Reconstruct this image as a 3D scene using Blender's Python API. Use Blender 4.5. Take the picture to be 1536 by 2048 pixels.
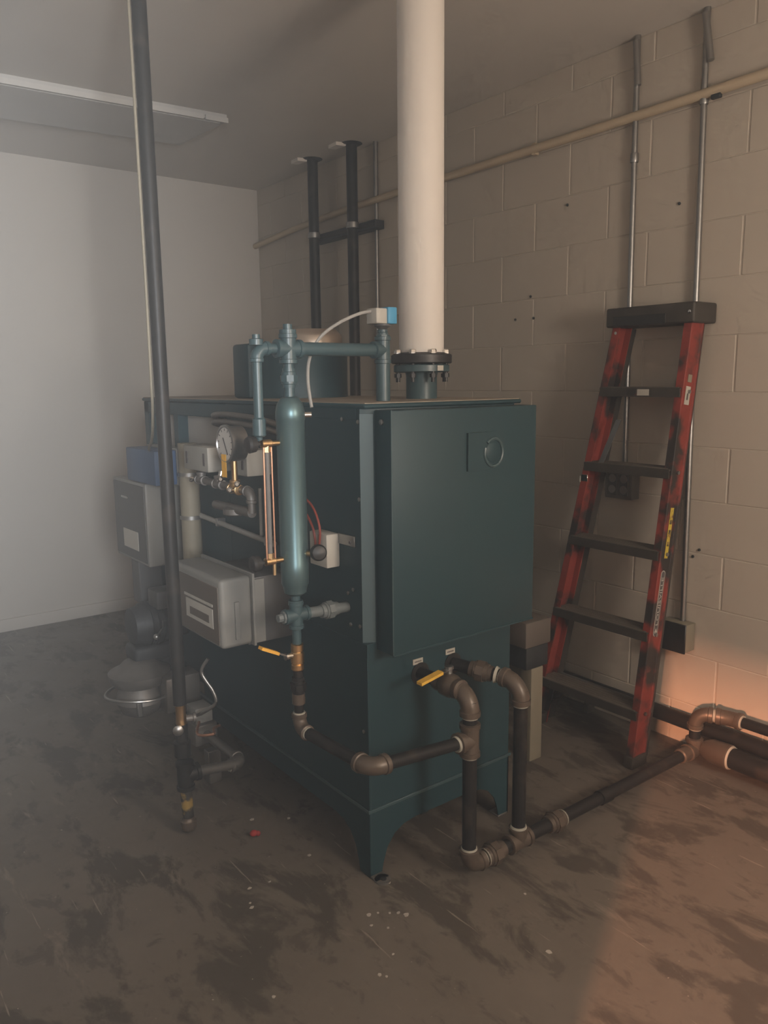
import bpy, bmesh, math, random
from mathutils import Vector, Matrix
random.seed(7)
scene = bpy.context.scene
for o in list(bpy.data.objects):
    bpy.data.objects.remove(o)
COL = scene.collection
R = math.radians

# ------------------------------------------------------------------ camera
CAM_LOC = Vector((-1.245, -1.707, 1.44))
F_PX, PITCH, ROLL, YAW = 1584.0, R(9.46), R(0.63), R(52.5)
fw = Vector((math.cos(YAW)*math.cos(PITCH), math.sin(YAW)*math.cos(PITCH), -math.sin(PITCH)))
rt = Vector((math.sin(YAW), -math.cos(YAW), 0))
dn = fw.cross(rt)
rt2 = math.cos(ROLL)*rt + math.sin(ROLL)*dn
dn2 = -math.sin(ROLL)*rt + math.cos(ROLL)*dn
cam = bpy.data.cameras.new('camera')
cam.sensor_fit = 'VERTICAL'
cam.sensor_height = 24.0
cam.lens = 24.0*F_PX/2048.0
cam.clip_start = 0.02
camo = bpy.data.objects.new('camera', cam)
M = Matrix((rt2, -dn2, -fw)).transposed().to_4x4()
M.translation = CAM_LOC
camo.matrix_world = M
COL.objects.link(camo)
scene.camera = camo

# ------------------------------------------------------------------ world, haze, lights, exposure
vs = scene.view_settings
vs.view_transform = 'Standard'; vs.look = 'None'; vs.gamma = 1.0; vs.use_curve_mapping = False
vs.exposure = 0.0
try:
    scene.cycles.use_denoising = True
    scene.cycles.volume_bounces = 0
    scene.cycles.max_bounces = 4
    scene.cycles.diffuse_bounces = 3
    scene.cycles.glossy_bounces = 2
    scene.cycles.use_light_tree = False
    scene.cycles.adaptive_threshold = 0.08
    scene.cycles.adaptive_min_samples = 12
    scene.cycles.volume_step_rate = 2.0
    scene.cycles.volume_max_steps = 64
except Exception:
    pass

HAZE, DRIFT = 0.013, 0.27
DRIFT_C, DRIFT_R = (-1.10, 0.9, 1.70), (0.64, 2.6, 1.75)
world = bpy.data.worlds.new('world')
scene.world = world
world.use_nodes = True
wn = world.node_tree.nodes
for n in wn:
    if n.type == 'BACKGROUND':
        n.inputs[0].default_value = (0, 0, 0, 1); n.inputs[1].default_value = 0.0
# thin even haze filling the room
hz = wn.new('ShaderNodeVolumeScatter')
hz.inputs['Color'].default_value = (1.0, 1.0, 1.0, 1)
# a thicker drift of it hangs at the left, between the viewer and the back wall
WL = world.node_tree.links.new
geo = wn.new('ShaderNodeNewGeometry')
sub = wn.new('ShaderNodeVectorMath'); sub.operation = 'SUBTRACT'; sub.inputs[1].default_value = DRIFT_C
div = wn.new('ShaderNodeVectorMath'); div.operation = 'DIVIDE'; div.inputs[1].default_value = DRIFT_R
lng = wn.new('ShaderNodeVectorMath'); lng.operation = 'LENGTH'
WL(geo.outputs['Position'], sub.inputs[0]); WL(sub.outputs[0], div.inputs[0]); WL(div.outputs[0], lng.inputs[0])
mr = wn.new('ShaderNodeMapRange'); mr.interpolation_type = 'SMOOTHSTEP'
mr.inputs['From Min'].default_value = 1.0; mr.inputs['From Max'].default_value = 0.0
mr.inputs['To Min'].default_value = HAZE; mr.inputs['To Max'].default_value = DRIFT
WL(lng.outputs['Value'], mr.inputs['Value']); WL(mr.outputs['Result'], hz.inputs['Density'])
try: world.cycles.volume_step_size = 0.5
except Exception: pass
hz.inputs['Anisotropy'].default_value = 0.0
for n in wn:
    if n.type == 'OUTPUT_WORLD':
        world.node_tree.links.new(hz.outputs[0], n.inputs['Volume'])

def area(name, loc, target, sx, sy, power, col):
    l = bpy.data.lights.new(name, 'AREA')
    l.shape = 'RECTANGLE'; l.size = sx; l.size_y = sy
    l.energy = power; l.color = col
    o = bpy.data.objects.new(name, l)
    o.location = loc
    o.rotation_euler = (Vector(target)-Vector(loc)).to_track_quat('-Z', 'Y').to_euler()
    COL.objects.link(o)
    return o

def bulb(name, loc, radius, power, col):
    l = bpy.data.lights.new(name, 'POINT'); l.shadow_soft_size = radius; l.energy = power; l.color = col
    o = bpy.data.objects.new(name, l); o.location = loc; COL.objects.link(o); return o

# warm bare bulb of the room, to the right behind the viewer
bulb('room_bulb', (0.25, -2.60, 1.62), 0.28, 106.0, (1.0, 0.85, 0.71))
# lamp far down the passage: an unseen low opening, shaped for it, trims its light
area('passage_lamp', (-6.16, -3.88, 2.35), (1.0, -0.6, 0.0), 0.10, 0.35, 950.0, (1.0, 0.40, 0.21))
# added cool light, no seen source, aimed along the left wall into the haze
lo = area('added_haze_light', (-1.55, -2.80, 1.60), (-1.50, 3.2, 1.68), 0.7, 0.7, 38.0, (0.95, 0.975, 1.0))
lo.data.spread = R(60)

# ------------------------------------------------------------------ materials
def new_mat(name):
    m = bpy.data.materials.new(name); m.use_nodes = True
    nt = m.node_tree
    return m, nt, nt.nodes['Principled BSDF']

def mat(name, col, rough=0.5, metal=0.0, var=0.25, scale=9.0, bump=0.0, spec=None, dirt=None, dirt_amt=0.5, dirt_scale=4.0):
    m, nt, b = new_mat(name)
    tc = nt.nodes.new('ShaderNodeTexCoord')
    nz = nt.nodes.new('ShaderNodeTexNoise'); nz.inputs['Scale'].default_value = scale; nz.inputs['Detail'].default_value = 5
    nt.links.new(tc.outputs['Object'], nz.inputs['Vector'])
    mx = nt.nodes.new('ShaderNodeMix'); mx.data_type = 'RGBA'
    nt.links.new(nz.outputs['Fac'], mx.inputs['Factor'])
    mx.inputs[6].default_value = tuple(c*(1-var) for c in col)+(1,)
    mx.inputs[7].default_value = tuple(min(1, c*(1+var)) for c in col)+(1,)
    out = mx.outputs[2]
    if dirt:
        n2 = nt.nodes.new('ShaderNodeTexNoise'); n2.inputs['Scale'].default_value = dirt_scale; n2.inputs['Detail'].default_value = 6
        nt.links.new(tc.outputs['Object'], n2.inputs['Vector'])
        rp = nt.nodes.new('ShaderNodeValToRGB')
        rp.color_ramp.elements[0].position = 0.62-0.25*dirt_amt; rp.color_ramp.elements[1].position = 0.70-0.2*dirt_amt
        nt.links.new(n2.outputs['Fac'], rp.inputs[0])
        m2 = nt.nodes.new('ShaderNodeMix'); m2.data_type = 'RGBA'
        nt.links.new(rp.outputs[0], m2.inputs['Factor'])
        nt.links.new(out, m2.inputs[6]); m2.inputs[7].default_value = tuple(dirt)+(1,)
        out = m2.outputs[2]
    nt.links.new(out, b.inputs['Base Color'])
    b.inputs['Roughness'].default_value = rough
    b.inputs['Metallic'].default_value = metal
    if spec is not None: b.inputs['Specular IOR Level'].default_value = spec
    if bump:
        n3 = nt.nodes.new('ShaderNodeTexNoise'); n3.inputs['Scale'].default_value = scale*12; n3.inputs['Detail'].default_value = 4
        nt.links.new(tc.outputs['Object'], n3.inputs['Vector'])
        bp = nt.nodes.new('ShaderNodeBump'); bp.inputs['Strength'].default_value = bump; bp.inputs['Distance'].default_value = 0.003
        nt.links.new(n3.outputs['Fac'], bp.inputs['Height'])
        nt.links.new(bp.outputs[0], b.inputs['Normal'])
    return m

def floor_material():
    m, nt, b = new_mat('worn_concrete_floor')
    N = nt.nodes.new; L = nt.links.new
    tc = N('ShaderNodeTexCoord')
    def noise(scale, detail=6, rough=0.55, dist=0.0, vec=None):
        n = N('ShaderNodeTexNoise'); n.inputs['Scale'].default_value = scale; n.inputs['Detail'].default_value = detail
        n.inputs['Roughness'].default_value = rough; n.inputs['Distortion'].default_value = dist
        L(vec if vec else tc.outputs['Object'], n.inputs['Vector']); return n.outputs['Fac']
    def ramp(src, a, bb, ca=0.0, cb=1.0):
        r = N('ShaderNodeValToRGB'); e = r.color_ramp.elements
        e[0].position = a; e[0].color = (ca, ca, ca, 1); e[1].position = bb; e[1].color = (cb, cb, cb, 1)
        L(src, r.inputs[0]); return r.outputs[0]
    def mix(f, a, bcol):
        x = N('ShaderNodeMix'); x.data_type = 'RGBA'; L(f, x.inputs['Factor'])
        if isinstance(a, tuple): x.inputs[6].default_value = a+(1,)
        else: L(a, x.inputs[6])
        if isinstance(bcol, tuple): x.inputs[7].default_value = bcol+(1,)
        else: L(bcol, x.inputs[7])
        return x.outputs[2]
    def mapped(rot, sc):
        mp = N('ShaderNodeMapping'); mp.inputs['Rotation'].default_value = (0, 0, R(rot)); mp.inputs['Scale'].default_value = (sc[0], sc[1], 1.0)
        L(tc.outputs['Object'], mp.inputs['Vector']); return mp.outputs[0]
    base = mix(ramp(noise(1.6, 10, 0.62), 0.32, 0.68), (0.102, 0.086, 0.069), (0.155, 0.131, 0.105))
    base = mix(ramp(noise(34, 8, 0.7), 0.40, 0.72), base, (0.132, 0.112, 0.090))
    # bare, darker patches where the coating has peeled, drawn out along the room
    along = mapped(-12, (2.1, 1.0))
    patch = ramp(noise(2.3, 12, 0.64, 0.35, along), 0.52, 0.58, 0.0, 0.85)
    c = mix(patch, base, (0.060, 0.050, 0.041))
    patch2 = ramp(noise(9.0, 9, 0.66, 0.5, mapped(25, (1.5, 1.0))), 0.56, 0.63, 0.0, 0.6)
    c = mix(patch2, c, (0.066, 0.055, 0.045))
    light = ramp(noise(4.6, 10, 0.7, 0.4, mapped(-20, (2.6, 0.9))), 0.60, 0.68, 0.0, 0.8)
    c = mix(light, c, (0.195, 0.163, 0.128))
    scratch = ramp(noise(7.0, 4, 0.5, 0.2, mapped(-32, (9.0, 0.5))), 0.685, 0.71, 0.0, 0.8)
    c = mix(scratch, c, (0.24, 0.205, 0.165))
    specks = ramp(noise(70, 3, 0.5), 0.73, 0.76)
    c = mix(specks, c, (0.30, 0.26, 0.21))
    L(c, b.inputs['Base Color'])
    L(ramp(noise(4, 5), 0.3, 0.7, 0.62, 0.85), b.inputs['Roughness'])
    bp = N('ShaderNodeBump'); bp.inputs['Strength'].default_value = 0.25; bp.inputs['Distance'].default_value = 0.004
    L(noise(30, 8), bp.inputs['Height']); L(bp.outputs[0], b.inputs['Normal'])
    return m

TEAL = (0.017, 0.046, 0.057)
MT = {
 'teal': mat('teal_enamel', TEAL, 0.46, 0, 0.12, 3.0, 0.04, spec=0.35),
 'teal_pipe': mat('teal_painted_pipe', (0.042, 0.078, 0.089), 0.36, 0.0, 0.18, 12, 0.05),
 'column': mat('glossy_teal_column', (0.100, 0.165, 0.178), 0.36, 0.6, 0.1, 8),
 'dust_teal': mat('dusty_teal_lid', (0.28, 0.235, 0.185), 0.85, 0, 0.3, 8, 0.1),
 'iron': mat('black_iron_pipe', (0.014, 0.0135, 0.0135), 0.46, 0, 0.3, 14, 0.06, spec=0.28, dirt=(0.030, 0.025, 0.022), dirt_amt=0.2, dirt_scale=9),
 'fitting': mat('brown_malleable_fitting', (0.105, 0.082, 0.064), 0.40, 0.25, 0.25, 16, 0.08),
 'thread': mat('pale_thread_paste', (0.36, 0.35, 0.30), 0.7),
 'brass': mat('brass', (0.58, 0.39, 0.20), 0.34, 1.0, 0.15, 20),
 'copper': mat('copper_rod', (0.62, 0.33, 0.22), 0.35, 0.8, 0.15, 20),
 'galv': mat('galvanised_steel', (0.34, 0.34, 0.335), 0.36, 0.9, 0.15, 20),
 'collar': mat('tarnished_collar', (0.55, 0.46, 0.38), 0.32, 0.85, 0.2, 12),
 'strip': mat('teal_strip_painted_lit', (0.060, 0.100, 0.114), 0.5, 0, 0.08, 6),
 'chrome': mat('bright_steel', (0.72, 0.70, 0.67), 0.18, 1.0, 0.05, 20),
 'white': mat('white_stack_jacket', (0.74, 0.70, 0.655), 0.62, 0, 0.03, 5),
 'wall': mat('painted_block', (0.47, 0.42, 0.355), 0.8, 0, 0.07, 3.0, 0.12),
 'mortar': mat('painted_mortar', (0.50, 0.45, 0.385), 0.85, 0, 0.06, 5.0, 0.1),
 'plaster': mat('painted_plain_wall', (0.50, 0.465, 0.42), 0.85, 0, 0.04, 2.0, 0.05),
 'ceiling': mat('painted_ceiling', (0.58, 0.54, 0.49), 0.9, 0, 0.05, 2.0, 0.05),
 'beige': mat('beige_conduit_paint', (0.50, 0.41, 0.29), 0.6, 0, 0.06, 8),
 'union': mat('grey_painted_fitting', (0.13, 0.148, 0.150), 0.45, 0, 0.15, 20, 0.1),
 'grey_box': mat('grey_enamel', (0.205, 0.203, 0.190), 0.5, 0, 0.1, 6),
 'dark_box': mat('dark_grey_enamel', (0.075, 0.076, 0.077), 0.5, 0, 0.1, 6),
 'brown_face': mat('brown_grey_face', (0.115, 0.098, 0.084), 0.6, 0, 0.15, 5),
 'label': mat('pale_label', (0.44, 0.42, 0.375), 0.6, 0, 0.05, 5),
 'print': mat('dark_print', (0.09, 0.08, 0.08), 0.7),
 'blue': mat('blue_cover', (0.055, 0.105, 0.20), 0.5, 0, 0.12, 6),
 'sky_blue': mat('sky_blue_cover', (0.07, 0.30, 0.50), 0.5, 0, 0.1, 6),
 'black': mat('black_plastic', (0.018, 0.017, 0.017), 0.45, 0, 0.2, 10),
 'red': mat('red_fibreglass', (0.235, 0.034, 0.024), 0.6, 0, 0.25, 12, 0.06, dirt=(0.026, 0.020, 0.018), dirt_amt=0.60, dirt_scale=7.5),
 'ladder_black': mat('scuffed_black_step', (0.040, 0.034, 0.028), 0.6, 0, 0.5, 14, 0.1),
 'tread': mat('dusty_tread', (0.105, 0.088, 0.070), 0.8, 0, 0.4, 14, 0.15),
 'yellow': mat('yellow_grip', (0.70, 0.42, 0.06), 0.5, 0, 0.1, 30),
 'control': mat('grey_control_case', (0.27, 0.26, 0.235), 0.6, 0, 0.06, 6),
 'inner': mat('pale_inner_panel', (0.36, 0.34, 0.315), 0.7, 0, 0.05, 4),
 'yellow_label': mat('yellow_label', (0.55, 0.42, 0.05), 0.6, 0, 0.15, 40, dirt=(0.25, 0.12, 0.03), dirt_amt=0.4, dirt_scale=60),
 'tag': mat('orange_tag', (0.72, 0.38, 0.05), 0.6, 0, 0.15, 30),
 'dial': mat('dial_face', (0.46, 0.44, 0.41), 0.5, 0, 0.03, 5),
 'red_wire': mat('red_wire', (0.24, 0.045, 0.03), 0.5),
 'grey_cable': mat('grey_cable', (0.32, 0.31, 0.29), 0.6),
 'tan': mat('tan_pipe', (0.23, 0.205, 0.155), 0.6, 0, 0.15, 6),
 'tape': mat('worn_yellow_tape', (0.30, 0.20, 0.05), 0.6, 0, 0.4, 30, dirt=(0.03, 0.028, 0.025), dirt_amt=0.8, dirt_scale=22),
 'motor': mat('dark_cast_motor', (0.030, 0.034, 0.038), 0.55, 0.2, 0.25, 12, 0.1),
 'cast': mat('grey_cast_metal', (0.16, 0.15, 0.14), 0.5, 0.5, 0.25, 14, 0.1),
 'flake': mat('pale_paint_chip', (0.40, 0.36, 0.31), 0.8),
 'red_bit': mat('red_rubber', (0.28, 0.02, 0.02), 0.6),
 'glass': None,
 'lens': mat('frosted_diffuser', (0.46, 0.45, 0.43), 0.5, 0, 0.03, 4),
 'fixture': mat('white_fixture_metal', (0.50, 0.485, 0.46), 0.5, 0, 0.03, 4),
 'floor': floor_material(),
}
g, gnt, gb = new_mat('gauge_glass')
gb.inputs['Base Color'].default_value = (0.25, 0.24, 0.23, 1); gb.inputs['Roughness'].default_value = 0.15
gb.inputs['Transmission Weight'].default_value = 0.4
MT['glass'] = g

# ------------------------------------------------------------------ mesh helpers
def frame_of(d):
    d = Vector(d).normalized()
    a = Vector((0, 0, 1)) if abs(d.z) < 0.9 else Vector((1, 0, 0))
    u = d.cross(a).normalized(); v = d.cross(u).normalized()
    return d, u, v

class MB:
    def __init__(s): s.bm = bmesh.new()
    def box(s, x0, x1, y0, y1, z0, z1, bev=0.0, seg=2):
        b = bmesh.new()
        bmesh.ops.create_cube(b, size=1.0)
        for v in b.verts:
            v.co = Vector(((x0+x1)/2+v.co.x*(x1-x0), (y0+y1)/2+v.co.y*(y1-y0), (z0+z1)/2+v.co.z*(z1-z0)))
        if bev: bmesh.ops.bevel(b, geom=b.edges[:], offset=bev, segments=seg, affect='EDGES', profile=0.5)
        s._join(b); return s
    def _join(s, b, mtx=None):
        mp = {}
        for v in b.verts: mp[v] = s.bm.verts.new(mtx @ v.co if mtx else v.co)
        for f in b.faces:
            try: s.bm.faces.new([mp[v] for v in f.verts])
            except ValueError: pass
        b.free()
    def lathe(s, p, d, prof, seg=22, caps=True):
        d, u, v = frame_of(d); p = Vector(p); rings = []
        for t, r in prof:
            r = max(r, 1e-4)
            rings.append([s.bm.verts.new(p+d*t+(u*math.cos(2*math.pi*k/seg)+v*math.sin(2*math.pi*k/seg))*r) for k in range(seg)])
        for a, b in zip(rings, rings[1:]):
            for k in range(seg):
                s.bm.faces.new((a[k], a[(k+1) % seg], b[(k+1) % seg], b[k]))
        if caps:
            s.bm.faces.new(rings[0][::-1]); s.bm.faces.new(rings[-1])
        return s
    def cyl(s, p0, p1, r, seg=20, r1=None):
        p0 = Vector(p0); p1 = Vector(p1)
        return s.lathe(p0, p1-p0, [(0, r), ((p1-p0).length, r1 if r1 is not None else r)], seg)
    def tube(s, pts, r, seg=12):
        pts = [Vector(p) for p in pts]; rings = []
        d0 = (pts[1]-pts[0]).normalized(); _, u, v = frame_of(d0)
        for i, p in enumerate(pts):
            t = (pts[min(i+1, len(pts)-1)]-pts[max(i-1, 0)]).normalized()
            u = (u-t*u.dot(t)).normalized(); v = t.cross(u)
            rr = r[i] if isinstance(r, (list, tuple)) else r
            rings.append([s.bm.verts.new(p+(u*math.cos(2*math.pi*k/seg)+v*math.sin(2*math.pi*k/seg))*rr) for k in range(seg)])
        for a, b in zip(rings, rings[1:]):
            for k in range(seg): s.bm.faces.new((a[k], a[(k+1) % seg], b[(k+1) % seg], b[k]))
        s.bm.faces.new(rings[0][::-1]); s.bm.faces.new(rings[-1])
        return s
    def prism(s, poly, to3, d):
        """poly: 2D points; to3(a,b)->Vector; d: extrusion vector"""
        d = Vector(d)
        A = [s.bm.verts.new(Vector(to3(a, b))) for a, b in poly]
        B = [s.bm.verts.new(v.co+d) for v in A]
        n = len(A)
        s.bm.faces.new(A[::-1]); s.bm.faces.new(B)
        for k in range(n): s.bm.faces.new((A[k], A[(k+1) % n], B[(k+1) % n], B[k]))
        return s
    def beam(s, p0, p1, u, v, poly):
        p0 = Vector(p0); p1 = Vector(p1); u = Vector(u).normalized(); v = Vector(v).normalized()
        return s.prism(poly, lambda a, b: p0+u*a+v*b, p1-p0)
    def ball(s, c, r, seg=16, sc=(1, 1, 1)):
        b = bmesh.new(); bmesh.ops.create_uvsphere(b, u_segments=seg, v_segments=seg//2, radius=r)
        s._join(b, Matrix.Translation(c) @ Matrix.Diagonal((*sc, 1))); return s
    def build(s, name, m, parent=None, sharp=38):
        bmesh.ops.recalc_face_normals(s.bm, faces=s.bm.faces[:])
        for f in s.bm.faces: f.smooth = True
        for e in s.bm.edges:
            if len(e.link_faces) != 2 or e.calc_face_angle(0) > R(sharp): e.smooth = False
        me = bpy.data.meshes.new(name); s.bm.to_mesh(me); s.bm.free()
        me.materials.append(MT[m] if isinstance(m, str) else m)
        o = bpy.data.objects.new(name, me); COL.objects.link(o)
        if parent is not None: put(o, parent)
        return o

def world_loc(o):
    p = Vector((0, 0, 0))
    while o is not None:
        p += o.location; o = o.parent
    return p

def put(o, parent):
    """parent o (built in world coordinates) under a parent that is only translated"""
    o.parent = parent
    o.matrix_parent_inverse = Matrix.Translation(-world_loc(parent)) if parent.type == 'EMPTY' else Matrix.Identity(4)

def tag(o, label=None, cat=None, group=None, kind=None):
    if label: o['label'] = label
    if cat: o['category'] = cat
    if group: o['group'] = group
    if kind: o['kind'] = kind
    return o

def thing(name, label, cat, loc, group=None):
    o = bpy.data.objects.new(name, None); o.location = loc; o.empty_display_size = 0.05
    COL.objects.link(o); tag(o, label, cat, group); return o

def arc(c, a, b, L, n=8):
    """quarter-bend path: from c+a*L to c+b*L around the inner corner (a, b unit vectors)"""
    c = Vector(c); a = Vector(a).normalized(); b = Vector(b).normalized()
    pts = []
    for k in range(n+1):
        t = k/n*math.pi/2
        pts.append(c+a*L*(1-math.sin(t))+b*L*(1-math.cos(t)))
    return pts

def pipe(p0, p1, r, m, parent, name='pipe'): return MB().cyl(p0, p1, r).build(name, m, parent)

def elbow(c, a, b, r, m, parent, L=None, thread=True):
    L = L or r*2.0; a = Vector(a).normalized(); b = Vector(b).normalized(); c = Vector(c)
    q = MB().tube(arc(c, a, b, L), r*1.28, 18)
    for d in (a, b): q.lathe(c+d*(L-r*0.15), d, [(0, r*1.28), (r*0.1, r*1.45), (r*0.75, r*1.45), (r*0.85, r*1.3)], 20)
    o = q.build('elbow', m, parent)
    if thread:
        for d in (a, b): MB().lathe(c+d*(L+r*0.62), d, [(0, r*1.18), (r*0.32, r*1.12)], 18).build('thread_ring', 'thread', o)
    return o

def tee(c, axis, br, r, m, parent, L=None, extra=(), name='tee'):
    L = L or r*2.0; axis = Vector(axis).normalized(); c = Vector(c)
    q = MB().cyl(c-axis*L, c+axis*L, r*1.28)
    for d in [axis, -axis, Vector(br).normalized()]+[Vector(e).normalized() for e in extra]:
        if abs(d.dot(axis)) < 0.9: q.cyl(c, c+d*L, r*1.28)
        q.lathe(c+d*(L-r*0.6), d, [(0, r*1.3), (r*0.08, r*1.45), (r*0.65, r*1.45), (r*0.72, r*1.3)], 20)
    return q.build(name, m, parent)

def union(c, d, r, m, parent, name='union'):
    c = Vector(c); q = MB()
    q.lathe(c, d, [(-r*1.9, r*1.25), (-r*1.2, r*1.3), (-r*1.1, r*1.5), (-r*0.7, r*1.5)], 20)
    q.lathe(c, d, [(-r*0.7, r*1.75), (r*0.5, r*1.75)], 8)
    q.lathe(c, d, [(r*0.5, r*1.45), (r*1.1, r*1.4), (r*1.2, r*1.25), (r*1.8, r*1.25)], 20)
    return q.build(name, m, parent)

def bez(pts, n=8):
    """smooth polyline (Catmull-Rom)"""
    P = [Vector(p) for p in pts]; P = [P[0]]+P+[P[-1]]; out = []
    for i in range(1, len(P)-2):
        for k in range(n):
            t = k/n
            out.append(0.5*((2*P[i])+(-P[i-1]+P[i+1])*t+(2*P[i-1]-5*P[i]+4*P[i+1]-P[i+2])*t*t+(-P[i-1]+3*P[i]-3*P[i+1]+P[i+2])*t**3))
    out.append(P[-2]); return out

X, Y, Z = Vector((1, 0, 0)), Vector((0, 1, 0)), Vector((0, 0, 1))
WX, BY, LX, FY, CZ = 1.50, 3.23, -1.70, -3.0, 2.70    # right wall, back wall, left wall, front wall, ceiling

# ------------------------------------------------------------------ setting
fl = MB().box(LX-5.2, WX+0.1, FY-2.6, BY+0.1, -0.1, 0.0).build('floor', 'floor')
tag(fl, 'worn brown-grey concrete floor with dark peeled patches', kind='structure')
ce = MB().box(LX-5.2, WX+0.1, FY-2.6, BY+0.1, CZ, CZ+0.1).build('ceiling', 'ceiling')
tag(ce, 'plain painted ceiling', kind='structure')
wb = MB().box(LX-0.1, WX, BY, BY+0.1, 0, CZ).build('wall_back', 'plaster')
tag(wb, 'pale back wall fading into haze', kind='structure')
wf = MB().box(LX-0.1, WX+0.1, FY-0.1, FY, 0, CZ).build('wall_front', 'plaster')
tag(wf, 'painted wall behind the viewer', kind='structure')
# left wall; unseen low opening near the viewer, shaped to cut the passage lamp's beam
q = MB().box(LX-0.1, LX, -1.613, BY, 0, CZ)
q.box(LX-0.1, LX, FY, -2.60, 0, CZ); q.box(LX-0.1, LX, -2.60, -1.613, 1.2, CZ)
wl = q.build('wall_left', 'plaster'); tag(wl, 'painted wall with an unseen low opening shaped to cut the lamp beam', kind='structure')
pw = MB().box(LX-5.2, LX-5.1, FY-2.6, BY+0.1, 0, CZ).build('wall_passage', 'plaster')
tag(pw, 'far wall of the unseen passage beyond the low opening', kind='structure')
MB().box(LX+0.3, WX, BY-0.012, BY, 0, 0.075, 0.003).build('baseboard_back', 'plaster')['kind'] = 'structure'

# right wall: every concrete block is a piece of its own in front of a mortar bed
wr = MB().box(WX, WX+0.1, FY, BY, 0, CZ).build('wall_right', 'mortar')
tag(wr, 'painted concrete block wall behind the ladder', kind='structure')
BL, BH, J = 0.383, 0.2025, 0.0035
def block_mesh(y0, y1, z0, z1):
    b = MB().box(WX-0.0024, WX+0.01, y0, y1, z0, z1, 0.002, 1)
    bmesh.ops.recalc_face_normals(b.bm, faces=b.bm.faces[:])
    me = bpy.data.meshes.new('block'); b.bm.to_mesh(me); b.bm.free(); me.materials.append(MT['wall']); return me
full = block_mesh(-BL/2+J, BL/2-J, -BH/2+J*0.35, BH/2-J*0.35)
for k in range(14):
    z0 = -0.035+k*BH; z1 = z0+BH
    off = 0.373 if k % 2 == 0 else 0.186
    n0 = int(math.floor((-1.9-off)/BL))
    for n in range(n0, 9):
        y0 = off+n*BL; y1 = min(y0+BL, BY-0.001)
        if y1-y0 < 0.03: continue
        cz0, cz1 = max(z0, 0.0), min(z1, CZ)
        if cz1-cz0 < 0.02: continue
        if y1-y0 > BL-0.001 and cz0 == z0 and cz1 == z1:
            o = bpy.data.objects.new('block', full)
            o.location = (random.uniform(-0.0008, 0.0008), (y0+y1)/2, (z0+z1)/2)
        else:
            o = bpy.data.objects.new('block', block_mesh(y0+J, y1-J, cz0+J*0.35, cz1-J*0.35))
        COL.objects.link(o); o.parent = wr

# ------------------------------------------------------------------ boiler
BX, BYL, BT, SK = 0.575, 1.56, 1.365, 0.212
bo = thing('boiler', 'large dark teal steel boiler standing on corner legs', 'boiler', (BX/2, BYL/2, 0))
MB().box(0.0, BX, 0.0, 1.10, SK, 0.714, 0.002, 1).build('lower_jacket', 'teal', bo)
MB().prism([(0.0, 0.018), (0.030, 0.0), (BX, 0.0), (BX, 0.80), (0.0, 0.80)], lambda a, b: (a, b, 0.714), (0, 0, BT-0.714)).build('jacket', 'teal', bo)
# rear bay: open frame with a grey inner panel
MB().box(0.05, BX, 1.10, BYL-0.01, SK, 0.714, 0.002, 1).build('rear_lower_jacket', 'teal', bo)
MB().box(0.05, BX, 0.80, BYL-0.01, 0.714, BT, 0.002, 1).build('rear_jacket', 'teal', bo)
MB().box(0.0, 0.05, 0.80, 1.09, 0.714, 1.10, 0.002, 1).build('side_cover', 'teal', bo)
tag(MB().box(0.040, 0.052, 0.805, BYL-0.05, 1.14, BT-0.045, 0.002, 1).build('inner_panel', 'inner', bo), 'pale grey inner panel in the rear frame')
MB().box(0.0, 0.045, BYL-0.05, BYL, 0.2, BT, 0.003, 1).build('frame_post', 'teal', bo)
MB().box(0.0, 0.05, 0.80, BYL, BT-0.05, BT, 0.003, 1).build('frame_rail', 'teal', bo)
MB().box(0.0, 0.05, 0.80, BYL, 1.10, 1.150, 0.003, 1).build('frame_rail', 'teal', bo)
MB().box(0.0, 0.05, 1.215, 1.26, 1.15, BT-0.04, 0.003, 1).build('frame_post', 'teal', bo)
# lid with a folded rim, dusty on top
MB().box(-0.006, BX+0.022, -0.012, BYL+0.005, BT, BT+0.013, 0.004, 1).build('lid', 'teal', bo)
tag(MB().box(0.0, BX+0.016, -0.006, BYL, BT+0.0131, BT+0.0155).build('lid_dust', 'dust_teal', bo), 'thick tan dust on the lid')
MB().box(-0.002, 0.0, 0.035, 0.80, BT-0.03, BT, 0.0008, 1).build('top_rim', 'teal', bo)
# corner strip: the chamfer's caught light put into a lighter teal
tag(MB().prism([(-0.001, 0.019), (-0.002, 0.0165), (0.0285, -0.003), (0.031, -0.001)], lambda a, b: (a, b, 0.716), (0, 0, BT-0.730)).build('corner_strip', 'strip', bo), 'teal strip down the front corner, its lit tone painted in')
MB().box(-0.003, 0.004, -0.005, 0.004, 0.02, 0.715, 0.001, 1).build('corner_edge', 'teal', bo)
# front access panel standing proud of the front
fp = MB().box(0.034, 0.594, -0.075, -0.0005, 0.692, 1.361, 0.0035, 2)
fpo = fp.build('front_panel', 'teal', bo)
MB().box(0.032, 0.596, -0.0765, -0.0745, 0.690, 0.696, 0.0008, 1).build('panel_lip', 'teal', fpo)
MB().box(0.032, 0.0360, -0.0765, -0.0745, 0.690, 1.363, 0.0008, 1).build('panel_lip', 'teal_pipe', fpo)
MB().lathe((0.034, -0.035, 1.330), (-1, 0, 0), [(0, 0.008), (0.004, 0.008), (0.006, 0.004)], 10).build('screw', 'galv', fpo)
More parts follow.
